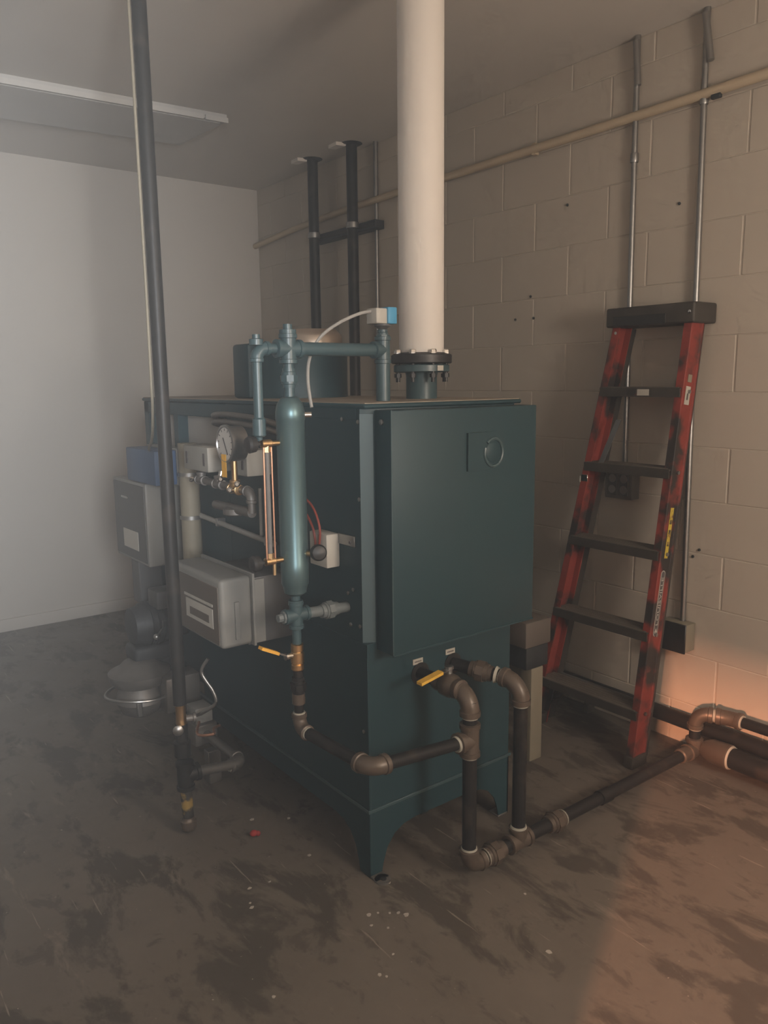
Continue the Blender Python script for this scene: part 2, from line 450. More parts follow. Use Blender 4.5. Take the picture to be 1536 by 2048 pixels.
# raised D-shaped emblem with a round dish
def dshape(r, n=18):
    p = [(-0.072, r), (-0.072, -r)]
    for k in range(n+1):
        t = -math.pi/2+math.pi*k/n
        p.append((0.02+r*math.cos(t), r*math.sin(t)))
    return p
em = MB().prism(dshape(0.054), lambda a, b: (0.376+a, -0.075, 1.236+b), (0, -0.007, 0)).build('emblem', 'teal', fpo)
MB().tube([(0.404+0.036*math.cos(t*math.pi/16), -0.083, 1.230+0.040*math.sin(t*math.pi/16)) for t in range(-18, 13)], 0.0045, 8).build('emblem_ring', 'teal_pipe', fpo)
MB().lathe((0.404, -0.082, 1.230), (0, -1, 0), [(0, 0.030), (0.002, 0.027)], 24).build('emblem_dish', 'teal', fpo)
# base skirts with flared legs
def skirt_poly(L, leg=0.050):
    h = SK; s = 0.135
    a = [(0, 0.0), (leg, 0.0), (leg+0.008, 0.035), (leg+0.022, 0.075), (leg+0.05, 0.110), (leg+0.085, 0.128), (leg+0.13, s)]
    b = [(L-x, z) for x, z in a[::-1]]
    return a+b+[(L, h), (0, h)]
MB().prism(skirt_poly(BX, 0.042), lambda a, b: (a, 0.0, b), (0, 0.005, 0)).build('base_skirt', 'teal', bo)
MB().prism(skirt_poly(BYL), lambda a, b: (0.0, a, b), (0.005, 0, 0)).build('base_skirt', 'teal', bo)
MB().prism(skirt_poly(BX, 0.042), lambda a, b: (a, BYL-0.005, b), (0, 0.005, 0)).build('base_skirt', 'teal', bo)
MB().prism(skirt_poly(BYL), lambda a, b: (BX-0.005, a, b), (0.005, 0, 0)).build('base_skirt', 'teal', bo)
MB().box(-0.006, BX+0.006, -0.006, 0.0, SK-0.006, SK+0.004, 0.001, 1).build('base_seam', 'teal_pipe', bo)
MB().box(-0.006, 0.0, 0.0, BYL, SK-0.006, SK+0.004, 0.001, 1).build('base_seam', 'teal_pipe', bo)
ft = MB().lathe((0.022, -0.030, 0.0), Z, [(0, 0.024), (0.006, 0.024)], 16); ft.box(0.0, 0.045, -0.03, 0.03, 0.0, 0.006)
fto = ft.build('foot_pad', 'cast', bo)
MB().lathe((0.024, -0.032, 0.006), Z, [(0, 0.009), (0.001, 0.009)], 12).build('bolt_hole', 'black', fto)
for fx, fy in ((BX-0.025, 0.02), (0.025, BYL-0.02), (BX-0.025, BYL-0.02)):
    MB().box(fx-0.022, fx+0.022, fy-0.022, fy+0.022, 0, 0.006, 0.001, 1).build('foot_pad', 'cast', bo)
# small printed labels and pipe holes on the lower front
for lx, lz in ((0.183, 0.624), (0.311, 0.626)):
    lb = MB().box(lx-0.019, lx+0.019, -0.0025, -0.0001, lz-0.0085, lz+0.0085, 0.0005, 1).build('name_label', 'label', bo)
    for k in range(7):
        MB().box(lx-0.0125+k*0.0038, lx-0.0125+k*0.0038+0.0026, -0.0030, -0.0024, lz-0.0022, lz+0.0022).build('print', 'print', lb)
for hx in (0.192, 0.322):
    MB().lathe((hx, -0.0012, 0.585), (0, -1, 0), [(0, 0.034), (0.0015, 0.034)], 26).build('pipe_hole', 'black', bo)
for sy, sz in ((0.025, 1.33), (0.024, 1.12), (0.10, 1.335), (0.06, 0.86), (0.085, 0.845), (0.03, 0.76), (0.075, 0.755), (0.02, 0.45), (0.40, 1.33), (0.7, 1.33)):
    MB().lathe((0.0, sy, sz), (-1, 0, 0), [(0, 0.006), (0.0025, 0.006), (0.004, 0.003)], 8).build('screw', 'galv', bo)

# ------------------------------------------------------------------ white exhaust stack on the boiler lid
LID = BT+0.0156
SXp, SYp = 0.405, 0.240
st = thing('exhaust_stack', 'tall white jacketed exhaust pipe bolted by a black flange to the boiler top', 'pipe', (SXp, SYp, LID))
MB().lathe((SXp, SYp, LID), Z, [(0, 0.049), (0.07, 0.049), (0.085, 0.052), (0.09, 0.056)], 30).build('nozzle', 'teal_pipe', st)
MB().lathe((SXp, SYp, LID+0.082), Z, [(0, 0.083), (0.003, 0.088), (0.021, 0.088), (0.024, 0.085)], 36).build('lower_flange', 'teal_pipe', st)
MB().lathe((SXp, SYp, LID+0.109), Z, [(0, 0.092), (0.003, 0.096), (0.026, 0.096), (0.030, 0.090), (0.034, 0.076)], 36).build('upper_flange', 'black', st)
wp = MB().lathe((SXp, SYp, LID+0.138), Z, [(0, 0.069), (0.003, 0.0705), (CZ-LID-0.138, 0.0705)], 40).build('white_jacket', 'white', st)
MB().lathe((SXp, SYp, CZ-0.006), Z, [(0, 0.10), (0.0055, 0.105)], 30).build('ceiling_collar', 'galv', st)
for k in range(8):
    a = 2*math.pi*(k+0.5)/8+R(8)
    bx, by = SXp+0.081*math.cos(a), SYp+0.081*math.sin(a)
    b = MB().lathe((bx, by, LID+0.052), Z, [(0, 0.006), (0.09, 0.006)], 10)
    b.lathe((bx, by, LID+0.066), Z, [(0, 0.0105), (0.012, 0.0105)], 6)
    bb = b.build('flange_bolt', 'black', st)
    MB().lathe((bx, by, LID+0.139), Z, [(0, 0.0115), (0.009, 0.0115), (0.013, 0.009)], 6).build('bolt_cap', 'chrome', bb)
MB().box(SXp-0.012, SXp+0.012, SYp-0.0905, SYp-0.087, LID+0.086, LID+0.102).build('size_label', 'label', st)

# ------------------------------------------------------------------ draft drum with a galvanised cap behind the header
dr = thing('flue_drum', 'teal round flue drum with a galvanised collar on the boiler top', 'flue drum', (0.315, 0.86, LID))
MB().lathe((0.315, 0.86, LID), Z, [(0, 0.195), (0.165, 0.195), (0.178, 0.201), (0.185, 0.196), (0.188, 0.12)], 40).build('drum', 'teal', dr)
MB().lathe((0.395, 0.86, LID+0.185), Z, [(0, 0.112), (0.035, 0.112), (0.045, 0.106), (0.062, 0.09), (0.066, 0.03)], 32).build('collar', 'collar', dr)
MB().box(0.09, 0.125, 0.80, 0.92, LID, LID+0.19, 0.012, 2).build('side_hinge', 'teal', dr)

# ------------------------------------------------------------------ water column with its header and riser
CX, CY = -0.170, 0.092
wc = thing('water_column', 'shiny teal vertical water column hung beside the boiler by its header pipe', 'water column', (CX, CY, 0.60))
MB().lathe((CX, CY, 0.0), Z, [(0.868, 0.018), (0.876, 0.030), (0.895, 0.034), (0.90, 0.037), (0.955, 0.0385), (0.958, 0.0375),
     (1.338, 0.0375), (1.341, 0.0390), (1.362, 0.0385), (1.382, 0.034), (1.396, 0.024), (1.400, 0.018)], 36).build('column_body', 'column', wc)
pipe((CX, CY, 1.395), (CX, CY, 1.52), 0.0135, 'teal_pipe', wc)
union((CX, CY, 1.448), Z, 0.0135, 'teal_pipe', wc)
tee((CX, CY, 1.522), X, -Z, 0.0165, 'teal_pipe', wc, 0.036, extra=(Z,), name='cross')
MB().lathe((CX, CY, 1.558), Z, [(0, 0.022), (0.012, 0.022), (0.013, 0.012), (0.026, 0.012)], 12).build('plug', 'teal_pipe', wc)
HX, HY = 0.157, 0.118
pipe((CX, CY, 1.522), (HX, HY, 1.524), 0.0178, 'teal_pipe', wc, 'header_pipe')
tee((HX, HY, 1.524), Z, Vector((CX-HX, CY-HY, 0)), 0.0165, 'teal_pipe', wc, 0.036)
pipe((HX, HY, LID), (HX, HY, 1.50), 0.0205, 'teal_pipe', wc, 'riser')
union((HX, HY, 1.560), Z, 0.0115, 'teal_pipe', wc)
# drop leg left of the cross
pipe((CX, CY, 1.522), (-0.252, CY, 1.522), 0.0130, 'teal_pipe', wc)
elbow((-0.262, CY, 1.522), X, -Z, 0.0125, 'teal_pipe', wc, 0.026, thread=False)
MB().lathe((-0.262, CY, 1.530), Z, [(0, 0.018), (0.014, 0.018), (0.016, 0.010), (0.026, 0.010)], 10).build('plug', 'teal_pipe', wc)
pipe((-0.262, CY, 1.335), (-0.262, CY, 1.50), 0.0125, 'teal_pipe', wc)
MB().lathe((-0.262, CY, 1.30), Z, [(0, 0.012), (0.004, 0.017), (0.045, 0.017), (0.05, 0.012)], 12).build('coupling', 'teal_pipe', wc)
pipe((-0.262, CY, 1.292), (-0.268, CY, 1.31), 0.0085, 'teal_pipe', wc)
# below the column: nipple, tee, side arm into the boiler
pipe((CX, CY, 0.70), (CX, CY, 0.880), 0.0125, 'teal_pipe', wc)
tee((CX, CY, 0.812), Z, X, 0.0145, 'teal_pipe', wc, 0.036, extra=(-X,), name='cross')
MB().lathe((CX-0.035, CY, 0.812), (-1, 0, 0), [(0, 0.017), (0.008, 0.017), (0.009, 0.011), (0.022, 0.011)], 8).build('plug', 'union', wc)
MB().lathe((CX, CY, 0.842), Z, [(0, 0.020), (0.012, 0.020)], 16).build('coupling', 'teal_pipe', wc)
pipe((CX, CY, 0.812), (0.0, CY, 0.803), 0.0150, 'union', wc)
union((CX+0.108, CY, 0.806), X, 0.0150, 'union', wc)
# round black trycock handle on brass
MB().lathe((CX+0.02, CY-0.025, 0.985), (0.45, -0.89, 0), [(0, 0.008), (0.025, 0.008), (0.026, 0.012), (0.045, 0.012)], 12).build('brass_stem', 'brass', wc)
MB().lathe((-0.128, 0.040, 0.988), (-0.35, -0.93, 0.15), [(-0.012, 0.008), (-0.006, 0.017), (0.002, 0.0225), (0.010, 0.0225), (0.018, 0.018), (0.022, 0.006)], 22).build('round_handle', 'black', wc)
MB().lathe((CX+0.036, CY-0.012, 1.352), (0.9, -0.4, 0), [(0, 0.008), (0.018, 0.008)], 12).build('bright_plug', 'chrome', wc)

# sight glass with copper guard rods
GX = -0.243
sg = thing('sight_glass', 'thin sight glass between brass cocks with copper rods left of the water column', 'sight glass', (GX, CY, 0.95))
MB().cyl((GX, CY, 0.985), (GX, CY, 1.265), 0.0065, 14).build('glass_tube', 'glass', sg)
for dx in (-0.0125, 0.0125):
    MB().cyl((GX+dx, CY-0.004, 0.965), (GX+dx*0.9, CY-0.004, 1.28), 0.0026, 10).build('guard_rod', 'copper', sg)
for zz, up in ((1.282, 1), (0.972, -1)):
    c = MB().lathe((GX-0.018, CY, zz), X, [(0, 0.006), (0.003, 0.011), (0.03, 0.011), (0.033, 0.007), (0.055, 0.007)], 14)
    c.lathe((GX, CY, zz-0.022 if up > 0 else zz), Z, [(0, 0.0095), (0.022, 0.0095)], 6)
    co = c.build('brass_cock', 'brass', sg)
    MB().lathe((GX-0.020, CY, zz), (-1, 0, 0), [(0, 0.006), (0.012, 0.007), (0.014, 0.020), (0.030, 0.0225), (0.036, 0.018), (0.038, 0.005)], 20).build('cock_handle', 'black', co)
MB().lathe((GX+0.008, CY-0.006, 0.935), Z, [(0, 0.005), (0.03, 0.005)], 8).build('drain_cock', 'brass', sg)

# brass blow-down valve below the column
bv = thing('blowdown_valve', 'small brass ball valve with an orange lever below the water column', 'valve', (CX, CY, 0.66))
MB().lathe((CX, CY, 0.655), Z, [(0, 0.0150), (0.003, 0.0175), (0.016, 0.0175), (0.018, 0.0150), (0.022, 0.0185), (0.05, 0.0185), (0.054, 0.0150), (0.056, 0.0175), (0.074, 0.0175), (0.076, 0.0140)], 20).build('valve_body', 'brass', bv)
lv = MB().lathe((CX-0.016, CY, 0.700), (-1, 0, 0.05), [(0, 0.008), (0.014, 0.008), (0.015, 0.011), (0.022, 0.011)], 10).build('stem', 'chrome', bv)
MB().beam((CX-0.030, CY, 0.702), (CX-0.112, CY-0.004, 0.742), (0, 1, 0), (0.4, 0, 0.9), [(-0.008, -0.002), (0.008, -0.002), (0.008, 0.002), (-0.008, 0.002)]).build('lever', 'galv', bv)
MB().beam((CX-0.062, CY-0.002, 0.717), (CX-0.115, CY-0.004, 0.744), (0, 1, 0), (0.4, 0, 0.9), [(-0.010, -0.004), (0.010, -0.004), (0.010, 0.004), (-0.010, 0.004)]).build('lever_grip', 'tag', bv)

# ------------------------------------------------------------------ black iron return piping round the front corner
PY, PR = -0.200, 0.0205
rp = thing('return_piping', 'black iron return pipes with brown elbows looping in front of the boiler', 'piping', (0.6, PY, 0))
pipe((CX, CY, 0.52), (CX, CY, 0.655), 0.0135, 'iron', rp)
union((CX, CY, 0.610), Z, 0.0135, 'iron', rp)
MB().lathe((CX, CY, 0.555), Z, [(0, 0.0135), (0.003, 0.0185), (0.032, 0.0185), (0.035, 0.014)], 16).build('coupling', 'fitting', rp)
elbow((CX, CY, 0.485), Z, -Y, 0.0150, 'fitting', rp, 0.034)
EX, EZ = -0.140, 0.470
pipe((CX, CY-0.03, 0.485), (EX, PY+0.03, EZ), 0.0170, 'iron', rp)
elbow((EX, PY, EZ), Y, X, 0.0185, 'fitting', rp, 0.040, thread=False)
T1X = 0.205
pipe((EX+0.04, PY, EZ), (T1X-0.03, PY, 0.447), 0.0175, 'iron', rp)
tee((T1X, PY, 0.447), Z, -X, PR, 'fitting', rp, 0.046)
MB().lathe((T1X-0.048, PY, 0.447), (-1, 0, 0), [(0, 0.023), (0.007, 0.021)], 18).build('thread_ring', 'thread', rp)
MB().lathe((T1X, PY, 0.399), -Z, [(0, 0.024), (0.006, 0.022)], 18).build('thread_ring', 'thread', rp)
# first branch: hole, valve, elbow, drop
pipe((0.192, 0.0, 0.585), (0.205, PY+0.05, 0.583), 0.0195, 'iron', rp)
elbow((T1X, PY, 0.580), Y, -Z, PR, 'fitting', rp, 0.050)
vb = MB().lathe((0.199, -0.135, 0.584), (0, 1, 0), [(-0.04, 0.024), (-0.035, 0.029), (-0.02, 0.029), (-0.015, 0.026), (0.0, 0.034), (0.03, 0.034), (0.04, 0.027), (0.05, 0.029), (0.062, 0.029), (0.065, 0.024)], 20)
vbo = vb.build('ball_valve', 'fitting', rp)
MB().lathe((0.203, -0.115, 0.612), Z, [(0, 0.010), (0.016, 0.010), (0.017, 0.013), (0.026, 0.013)], 8).build('stem_nut', 'galv', vbo)
MB().beam((0.203, -0.115, 0.630), (0.155, -0.122, 0.628), (0, 1, 0), Z, [(-0.009, -0.0015), (0.009, -0.0015), (0.009, 0.0015), (-0.009, 0.0015)]).build('lever_arm', 'galv', vbo)
tag(MB().beam((0.168, -0.120, 0.629), (0.080, -0.130, 0.620), (0, 1, 0), Z, [(-0.011, -0.004), (0.011, -0.004), (0.011, 0.004), (-0.011, 0.004)]).build('yellow_lever', 'yellow', vbo), 'yellow lever grip')
pipe((T1X, PY, 0.10), (T1X, PY, 0.56), PR, 'iron', rp)
# second branch: hole, union, elbow, drop
pipe((0.322, 0.0, 0.585), (0.400, PY+0.05, 0.565), 0.0195, 'iron', rp)
union((0.362, -0.085, 0.575), (0.078, -0.15, -0.02), 0.0190, 'fitting', rp)
MB().lathe((0.383, -0.122, 0.5705), (0.078, -0.15, -0.02), [(0, 0.026), (0.008, 0.023)], 18).build('thread_ring', 'thread', rp)
elbow((0.410, PY, 0.560), Vector((-0.25, 1, 0.12)), -Z, PR, 'fitting', rp, 0.050)
pipe((0.410, PY, 0.09), (0.410, PY, 0.54), PR, 'iron', rp)
# floor run to the wall
FZ = 0.060
elbow((T1X, PY, FZ), Z, X, PR, 'fitting', rp, 0.040)
union((0.305, PY, FZ), X, PR, 'fitting', rp)
MB().lathe((0.268, PY, FZ), X, [(0, 0.027), (0.007, 0.025)], 18).build('thread_ring', 'thread', rp)
tee((0.410, PY, FZ), X, Z, PR, 'fitting', rp, 0.042)
MB().lathe((0.410, PY, FZ+0.044), Z, [(0, 0.026), (0.006, 0.024)], 18).build('thread_ring', 'thread', rp)
pipe((T1X+0.04, PY, FZ), (1.36, PY, FZ), PR, 'iron', rp)
union((0.580, PY, FZ), X, PR, 'fitting', rp)
MB().lathe((0.61, PY, FZ), X, [(0, 0.027), (0.007, 0.025)], 18).build('thread_ring', 'thread', rp)
MB().lathe((0.80, PY, FZ), X, [(0, 0.0245), (0.05, 0.0245)], 18).build('coupling', 'iron', rp)
MB().lathe((1.27, PY, FZ), X, [(0, 0.0225), (0.004, 0.027), (0.05, 0.027), (0.054, 0.0225)], 18).build('coupling', 'fitting', rp)
tee((1.365, PY, FZ), X, Z, 0.022, 'fitting', rp, 0.045)
pipe((1.365, PY, FZ), (1.365, PY, 0.19), PR, 'iron', rp)
elbow((1.365, PY, 0.205), -Z, Vector((0.45, -0.89, 0)), PR, 'fitting', rp, 0.045)
d = Vector((0.45, -0.89, 0)).normalized()
p1 = Vector((1.365, PY, 0.205))+d*0.115
pipe(Vector((1.365, PY, 0.205))+d*0.04, p1, PR, 'iron', rp)
elbow(p1, -d, -Y, PR*1.05, 'fitting', rp, 0.032)
pipe(p1-Y*0.02, (p1.x, -1.6, p1.z+0.012), PR*0.95, 'iron', rp)
# short fat coupling carrying on along the wall foot
MB().lathe((1.385, PY-0.03, FZ+0.012), -Y, [(0, 0.03), (0.03, 0.044), (0.10, 0.046), (0.104, 0.040)], 24).build('reducer', 'fitting', rp)
MB().lathe((1.385, PY-0.134, FZ+0.012), -Y, [(0, 0.044), (0.006, 0.041)], 24).build('thread_ring', 'thread', rp)
pipe((1.385, PY-0.13, FZ+0.012), (1.385, -1.6, FZ+0.012), 0.038, 'iron', rp)

wpi = thing('wall_foot_pipe', 'thick black pipe running low along the block wall behind the ladder', 'pipe', (1.44, 0.3, 0))
pipe((1.452, -1.6, 0.115), (1.452, 1.45, 0.115), 0.030, 'iron', wpi)
for yy in (-0.9, 0.35, 1.2):
    MB().box(1.43, 1.475, yy-0.012, yy+0.012, 0.0, 0.088, 0.002, 1).build('support', 'cast', wpi)

# ------------------------------------------------------------------ gas pipe dropping from the ceiling at left
GPX, GPY, GR = -0.326, 0.552, 0.0205
gp = thing('gas_drop_pipe', 'tall black gas pipe dropping from the ceiling with a taped drip leg', 'pipe', (GPX, GPY, 0.02))
pipe((GPX-0.006, GPY, CZ), (GPX, GPY, 0.445), GR, 'iron', gp)
MB().lathe((GPX-0.006, GPY, CZ-0.012), Z, [(0, 0.05), (0.011, 0.055)], 24).build('ceiling_flange', 'iron', gp)
vv = MB().lathe((GPX+0.001, GPY, 0.375), Z, [(0, 0.014), (0.004, 0.018), (0.02, 0.0165), (0.055, 0.0165), (0.07, 0.018), (0.074, 0.015)], 18).build('brass_valve', 'brass', gp)
MB().lathe((GPX+0.015, GPY-0.006, 0.395), (0.9, -0.3, 0), [(0, 0.012), (0.02, 0.012), (0.022, 0.016), (0.03, 0.016)], 10).build('valve_stem', 'cast', vv)
MB().lathe((GPX-0.016, GPY-0.014, 0.372), (-0.4, -0.9, 0), [(0, 0.006), (0.006, 0.015), (0.016, 0.017), (0.022, 0.009)], 14).build('round_knob', 'galv', vv)
pipe((GPX, GPY, 0.29), (GPX, GPY, 0.38), 0.019, 'iron', gp)
MB().lathe((GPX, GPY, 0.27), Z, [(0, 0.021), (0.004, 0.0265), (0.05, 0.0265), (0.054, 0.021)], 18).build('coupling', 'iron', gp)
tee((GPX+0.004, GPY, 0.205), Z, X, 0.020, 'iron', gp, 0.045)
pipe((GPX+0.006, GPY, 0.055), (GPX+0.004, GPY, 0.17), 0.0185, 'tape', gp, 'taped_nipple')
MB().lathe((GPX+0.006, GPY, 0.012), Z, [(0, 0.012), (0.006, 0.021), (0.016, 0.0255), (0.038, 0.0255), (0.042, 0.021), (0.05, 0.0195)], 18).build('cap', 'fitting', gp)
pipe((GPX+0.03, GPY, 0.205), (-0.135, GPY+0.02, 0.175), 0.0165, 'cast', gp)
elbow((-0.110, GPY+0.025, 0.172), -X, Y, 0.0165, 'cast', gp, 0.034)
pipe((-0.110, GPY+0.05, 0.172), (-0.105, 0.86, 0.165), 0.0165, 'cast', gp)

gt = thing('gas_valve_train', 'low grey gas valve train between the drop pipe and the boiler side', 'gas valve', (-0.11, 0.9, 0))
MB().box(-0.150, -0.060, 0.86, 0.97, 0.125, 0.205, 0.008, 2).build('valve_body', 'cast', gt)
MB().box(-0.140, -0.070, 0.875, 0.955, 0.205, 0.265, 0.006, 2).build('actuator', 'grey_box', gt)
pipe((-0.105, 0.97, 0.165), (-0.105, 1.20, 0.165), 0.0165, 'cast', gt)
union((-0.105, 1.05, 0.165), Y, 0.0165, 'cast', gt)
elbow((-0.105, 1.22, 0.165), -Y, Z, 0.0165, 'cast', gt, 0.034, thread=False)
pipe((-0.105, 1.22, 0.19), (-0.105, 1.22, 0.30), 0.0165, 'cast', gt)
MB().tube(bez([(-0.15, 0.82, 0.24), (-0.20, 0.72, 0.245), (-0.17, 0.66, 0.26), (-0.14, 0.72, 0.25), (-0.10, 0.76, 0.235)], 6), 0.005, 8).build('copper_line', 'copper', gt)
MB().box(-0.13, -0.08, 0.80, 0.84, 0.0, 0.125, 0.003, 1).build('stand', 'cast', gt)

# ------------------------------------------------------------------ burner at the far end of the left side
bu = thing('gas_burner', 'dark gas burner with round motor and ringed air housing at the boiler rear', 'burner', (-0.22, 1.2, 0.0))
MB().lathe((-0.008, 1.25, 0.505), (-1, 0, 0), [(0, 0.075), (0.04, 0.075), (0.05, 0.085), (0.175, 0.085), (0.185, 0.078), (0.215, 0.07), (0.222, 0.03)], 28).build('blower_motor', 'motor', bu)
for k in range(5):
    MB().lathe((-0.06-k*0.024, 1.25, 0.505), (-1, 0, 0), [(0, 0.089), (0.008, 0.089)], 28).build('cooling_fin', 'motor', bu)
MB().box(-0.235, -0.03, 1.19, 1.31, 0.36, 0.43, 0.02, 3).build('gear_case', 'motor', bu)
MB().box(-0.16, -0.008, 1.13, 1.225, 0.585, 0.655, 0.008, 2).build('ignition_box', 'dark_box', bu)
MB().lathe((-0.215, 1.21, 0.29), Z, [(0, 0.10), (0.02, 0.115), (0.045, 0.118), (0.06, 0.085), (0.085, 0.06), (0.09, 0.02)], 32).build('air_housing', 'cast', bu)
ring = [(-0.228+0.125*math.cos(2*math.pi*k/40), 1.19+0.125*math.sin(2*math.pi*k/40), 0.262+0.006*math.sin(4*math.pi*k/40)) for k in range(41)]
MB().tube(ring, 0.0055, 8).build('bright_ring', 'galv', bu)
MB().lathe((-0.225, 1.19, 0.17), Z, [(0, 0.045), (0.015, 0.07), (0.06, 0.092), (0.09, 0.085), (0.13, 0.06)], 26).build('lower_housing', 'cast', bu)
MB().box(-0.20, -0.004, 1.27, 1.33, 0.30, 0.36, 0.006, 2).build('mounting_arm', 'motor', bu)
MB().box(-0.275, -0.255, 1.085, 1.10, 0.20, 0.255, 0.003, 1).build('clip', 'galv', bu)
MB().box(-0.17, -0.03, 1.06, 1.16, 0.19, 0.33, 0.010, 2).build('gas_block', 'cast', bu)
MB().ball((-0.245, 0.93, 0.550), 0.011).build('pilot_cap', 'galv', bu)
MB().tube(bez([(-0.245, 0.93, 0.55), (-0.20, 0.98, 0.56), (-0.15, 1.1, 0.55)], 6), 0.004, 8).build('pilot_tube', 'galv', bu)

fx = MB().tube(bez([(-0.13, 0.76, 0.49), (-0.150, 0.775, 0.44), (-0.125, 0.745, 0.375), (-0.120, 0.74, 0.330), (-0.15, 0.79, 0.285), (-0.14, 0.86, 0.25)], 8), 0.0065, 10).build('flexible_conduit', 'galv')
tag(fx, 'bent grey flexible conduit hanging behind the black drop pipe', 'conduit')

# ------------------------------------------------------------------ burner control cabinet (front, below the gauge)
cb = thing('control_cabinet', 'grey control cabinet with brown labelled face below the sight glass', 'control box', (-0.17, 0.5, 0.66))
MB().box(-0.268, -0.165, 0.352, 0.700, 0.660, 0.872, 0.014, 4).build('case', 'grey_box', cb)
MB().box(-0.2705, -0.266, 0.366, 0.690, 0.672, 0.848, 0.001, 1).build('brown_face', 'brown_face', cb)
lbx = MB().box(-0.2725, -0.270, 0.400, 0.590, 0.715, 0.775, 0.0006, 1).build('rating_label', 'label', cb)
MB().box(-0.2735, -0.2722, 0.425, 0.560, 0.728, 0.752).build('label_print', 'brown_face', lbx)
MB().box(-0.2725, -0.270, 0.400, 0.600, 0.782, 0.790).build('label_rule', 'label', cb)
MB().box(-0.225, -0.210, 0.3455, 0.3525, 0.685, 0.80, 0.001, 1).build('cover_rib', 'grey_box', cb)
MB().box(-0.166, -0.158, 0.345, 0.700, 0.655, 0.878, 0.001, 1).build('back_lip', 'grey_box', cb)
MB().box(-0.158, 0.0, 0.40, 0.66, 0.640, 0.850, 0.004, 2).build('rear_box', 'dark_box', cb)
MB().box(-0.150, -0.10, 0.393, 0.4005, 0.645, 0.845, 0.001, 1).build('rear_cover', 'grey_box', cb)

# tall electrical box with a blue actuator, at the far left of the boiler
eb = thing('electrical_box', 'tall grey electrical box with a pale label behind the black drop pipe', 'electrical box', (-0.1, 1.2, 0.73))
MB().box(-0.150, -0.005, 1.210, 1.560, 0.735, 1.060, 0.006, 2).build('case', 'grey_box', eb)
MB().box(-0.1535, -0.149, 1.222, 1.548, 0.748, 1.048, 0.0015, 1).build('door', 'dark_box', eb)
MB().box(-0.155, -0.153, 1.30, 1.46, 0.785, 0.86, 0.0005, 1).build('warning_label', 'label', eb)
MB().box(-0.156, -0.153, 1.39, 1.46, 0.985, 0.993, 0.0005, 1).build('latch', 'galv', eb)
MB().box(-0.145, -0.05, 1.34, 1.42, 0.56, 0.735, 0.004, 1).build('lower_duct', 'dark_box', eb)
ab = thing('damper_actuator', 'blue square actuator above the tall grey electrical box', 'actuator', (-0.15, 1.2, 1.06))
MB().box(-0.155, -0.07, 1.085, 1.375, 1.064, 1.192, 0.005, 2).build('blue_cover', 'blue', ab)
MB().box(-0.070, -0.03, 1.080, 1.380, 1.061, 1.198, 0.003, 1).build('base_plate', 'grey_box', ab)
MB().box(-0.066, -0.05, 1.078, 1.0805, 1.125, 1.145).build('terminal', 'black', ab)
cc = MB().tube(bez([(GPX-0.030, GPY+0.010, CZ), (GPX-0.029, GPY+0.010, 2.2), (GPX-0.027, GPY+0.012, 1.75), (GPX-0.026, GPY+0.016, 1.46), (-0.340, 0.60, 1.36), (-0.300, 0.72, 1.27), (-0.22, 0.96, 1.215), (-0.125, 1.20, 1.189)], 8), 0.0046, 10).build('thin_conduit', 'tan')
tag(cc, 'thin pale conduit from the ceiling bending down to the blue actuator', 'conduit')
tp = thing('tan_vent_pipe', 'short tan vertical pipe between the grey boxes and the boiler', 'pipe', (-0.04, 1.07, 0.72))
MB().lathe((-0.048, 1.030, 0.72), Z, [(0, 0.036), (0.50, 0.036)], 20).build('pipe', 'tan', tp)
for zz in (0.94, 1.10): MB().lathe((-0.048, 1.030, zz), Z, [(0, 0.041), (0.014, 0.041)], 20).build('band', 'galv', tp)
hc = thing('side_conduit', 'pale straight conduit sloping along the boiler side below the gauge', 'conduit', (-0.02, 0.8, 0.93))
MB().cyl((-0.022, 1.06, 0.955), (-0.022, 0.46, 0.930), 0.0095).build('pipe', 'grey_cable', hc)
for yy in (0.50, 0.85): MB().box(-0.034, 0.0, yy-0.008, yy+0.008, 0.918+(yy-.46)*0.04, 0.948+(yy-.46)*0.04, 0.002, 1).build('strap', 'galv', hc)
for k, yy in enumerate((0.545, 0.510)):
    tag(MB().cyl((-0.020, yy, 0.945), (-0.020, yy, 1.10), 0.006, 12).build('signal_tube', 'grey_cable'),
        ('thin upright tube rising from the sloping side conduit, farther one', 'thin upright tube rising from the sloping side conduit, nearer one')[k], 'tube', 'thin upright tubes')

# pressure gauge, siphon and limit controls
pg = thing('pressure_gauge', 'round pressure gauge with pale dial and orange tag facing left', 'gauge', (-0.2, 0.39, 1.2))
GC = Vector((-0.205, 0.392, 1.262))
MB().lathe(GC+X*0.048, -X, [(0, 0.044), (0.004, 0.051), (0.040, 0.052), (0.046, 0.056), (0.056, 0.056), (0.058, 0.050), (0.053, 0.048)], 36).build('case', 'galv', pg)
MB().lathe(GC-X*0.0045, -X, [(0, 0.0478), (0.002, 0.0478)], 36).build('dial', 'dial', pg)
MB().beam(GC-X*0.0080+Vector((0, 0.01, 0.018)), GC-X*0.0080+Vector((0, -0.016, -0.030)), X, Y, [(-0.0006, -0.0022), (0.0006, -0.0022), (0.0006, 0.0022), (-0.0006, 0.0022)]).build('needle', 'print', pg)
for k in range(11):
    a = R(-135+27*k); rr = Vector((0, math.sin(a), math.cos(a)))
    MB().beam(GC-X*0.0070+rr*0.038, GC-X*0.0070+rr*0.045, X, rr.cross(X), [(-0.0004, -0.0011), (0.0004, -0.0011), (0.0004, 0.0011), (-0.0004, 0.0011)]).build('tick', 'print', pg)
tag(MB().box(-0.2145, -0.2130, 0.385, 0.415, 1.165, 1.232, 0.0005, 1).build('hang_tag', 'tag', pg), 'orange tag')
MB().cyl((-0.185, 0.392, 1.13), (-0.185, 0.392, 1.215), 0.009, 12).build('stem', 'brass', pg)

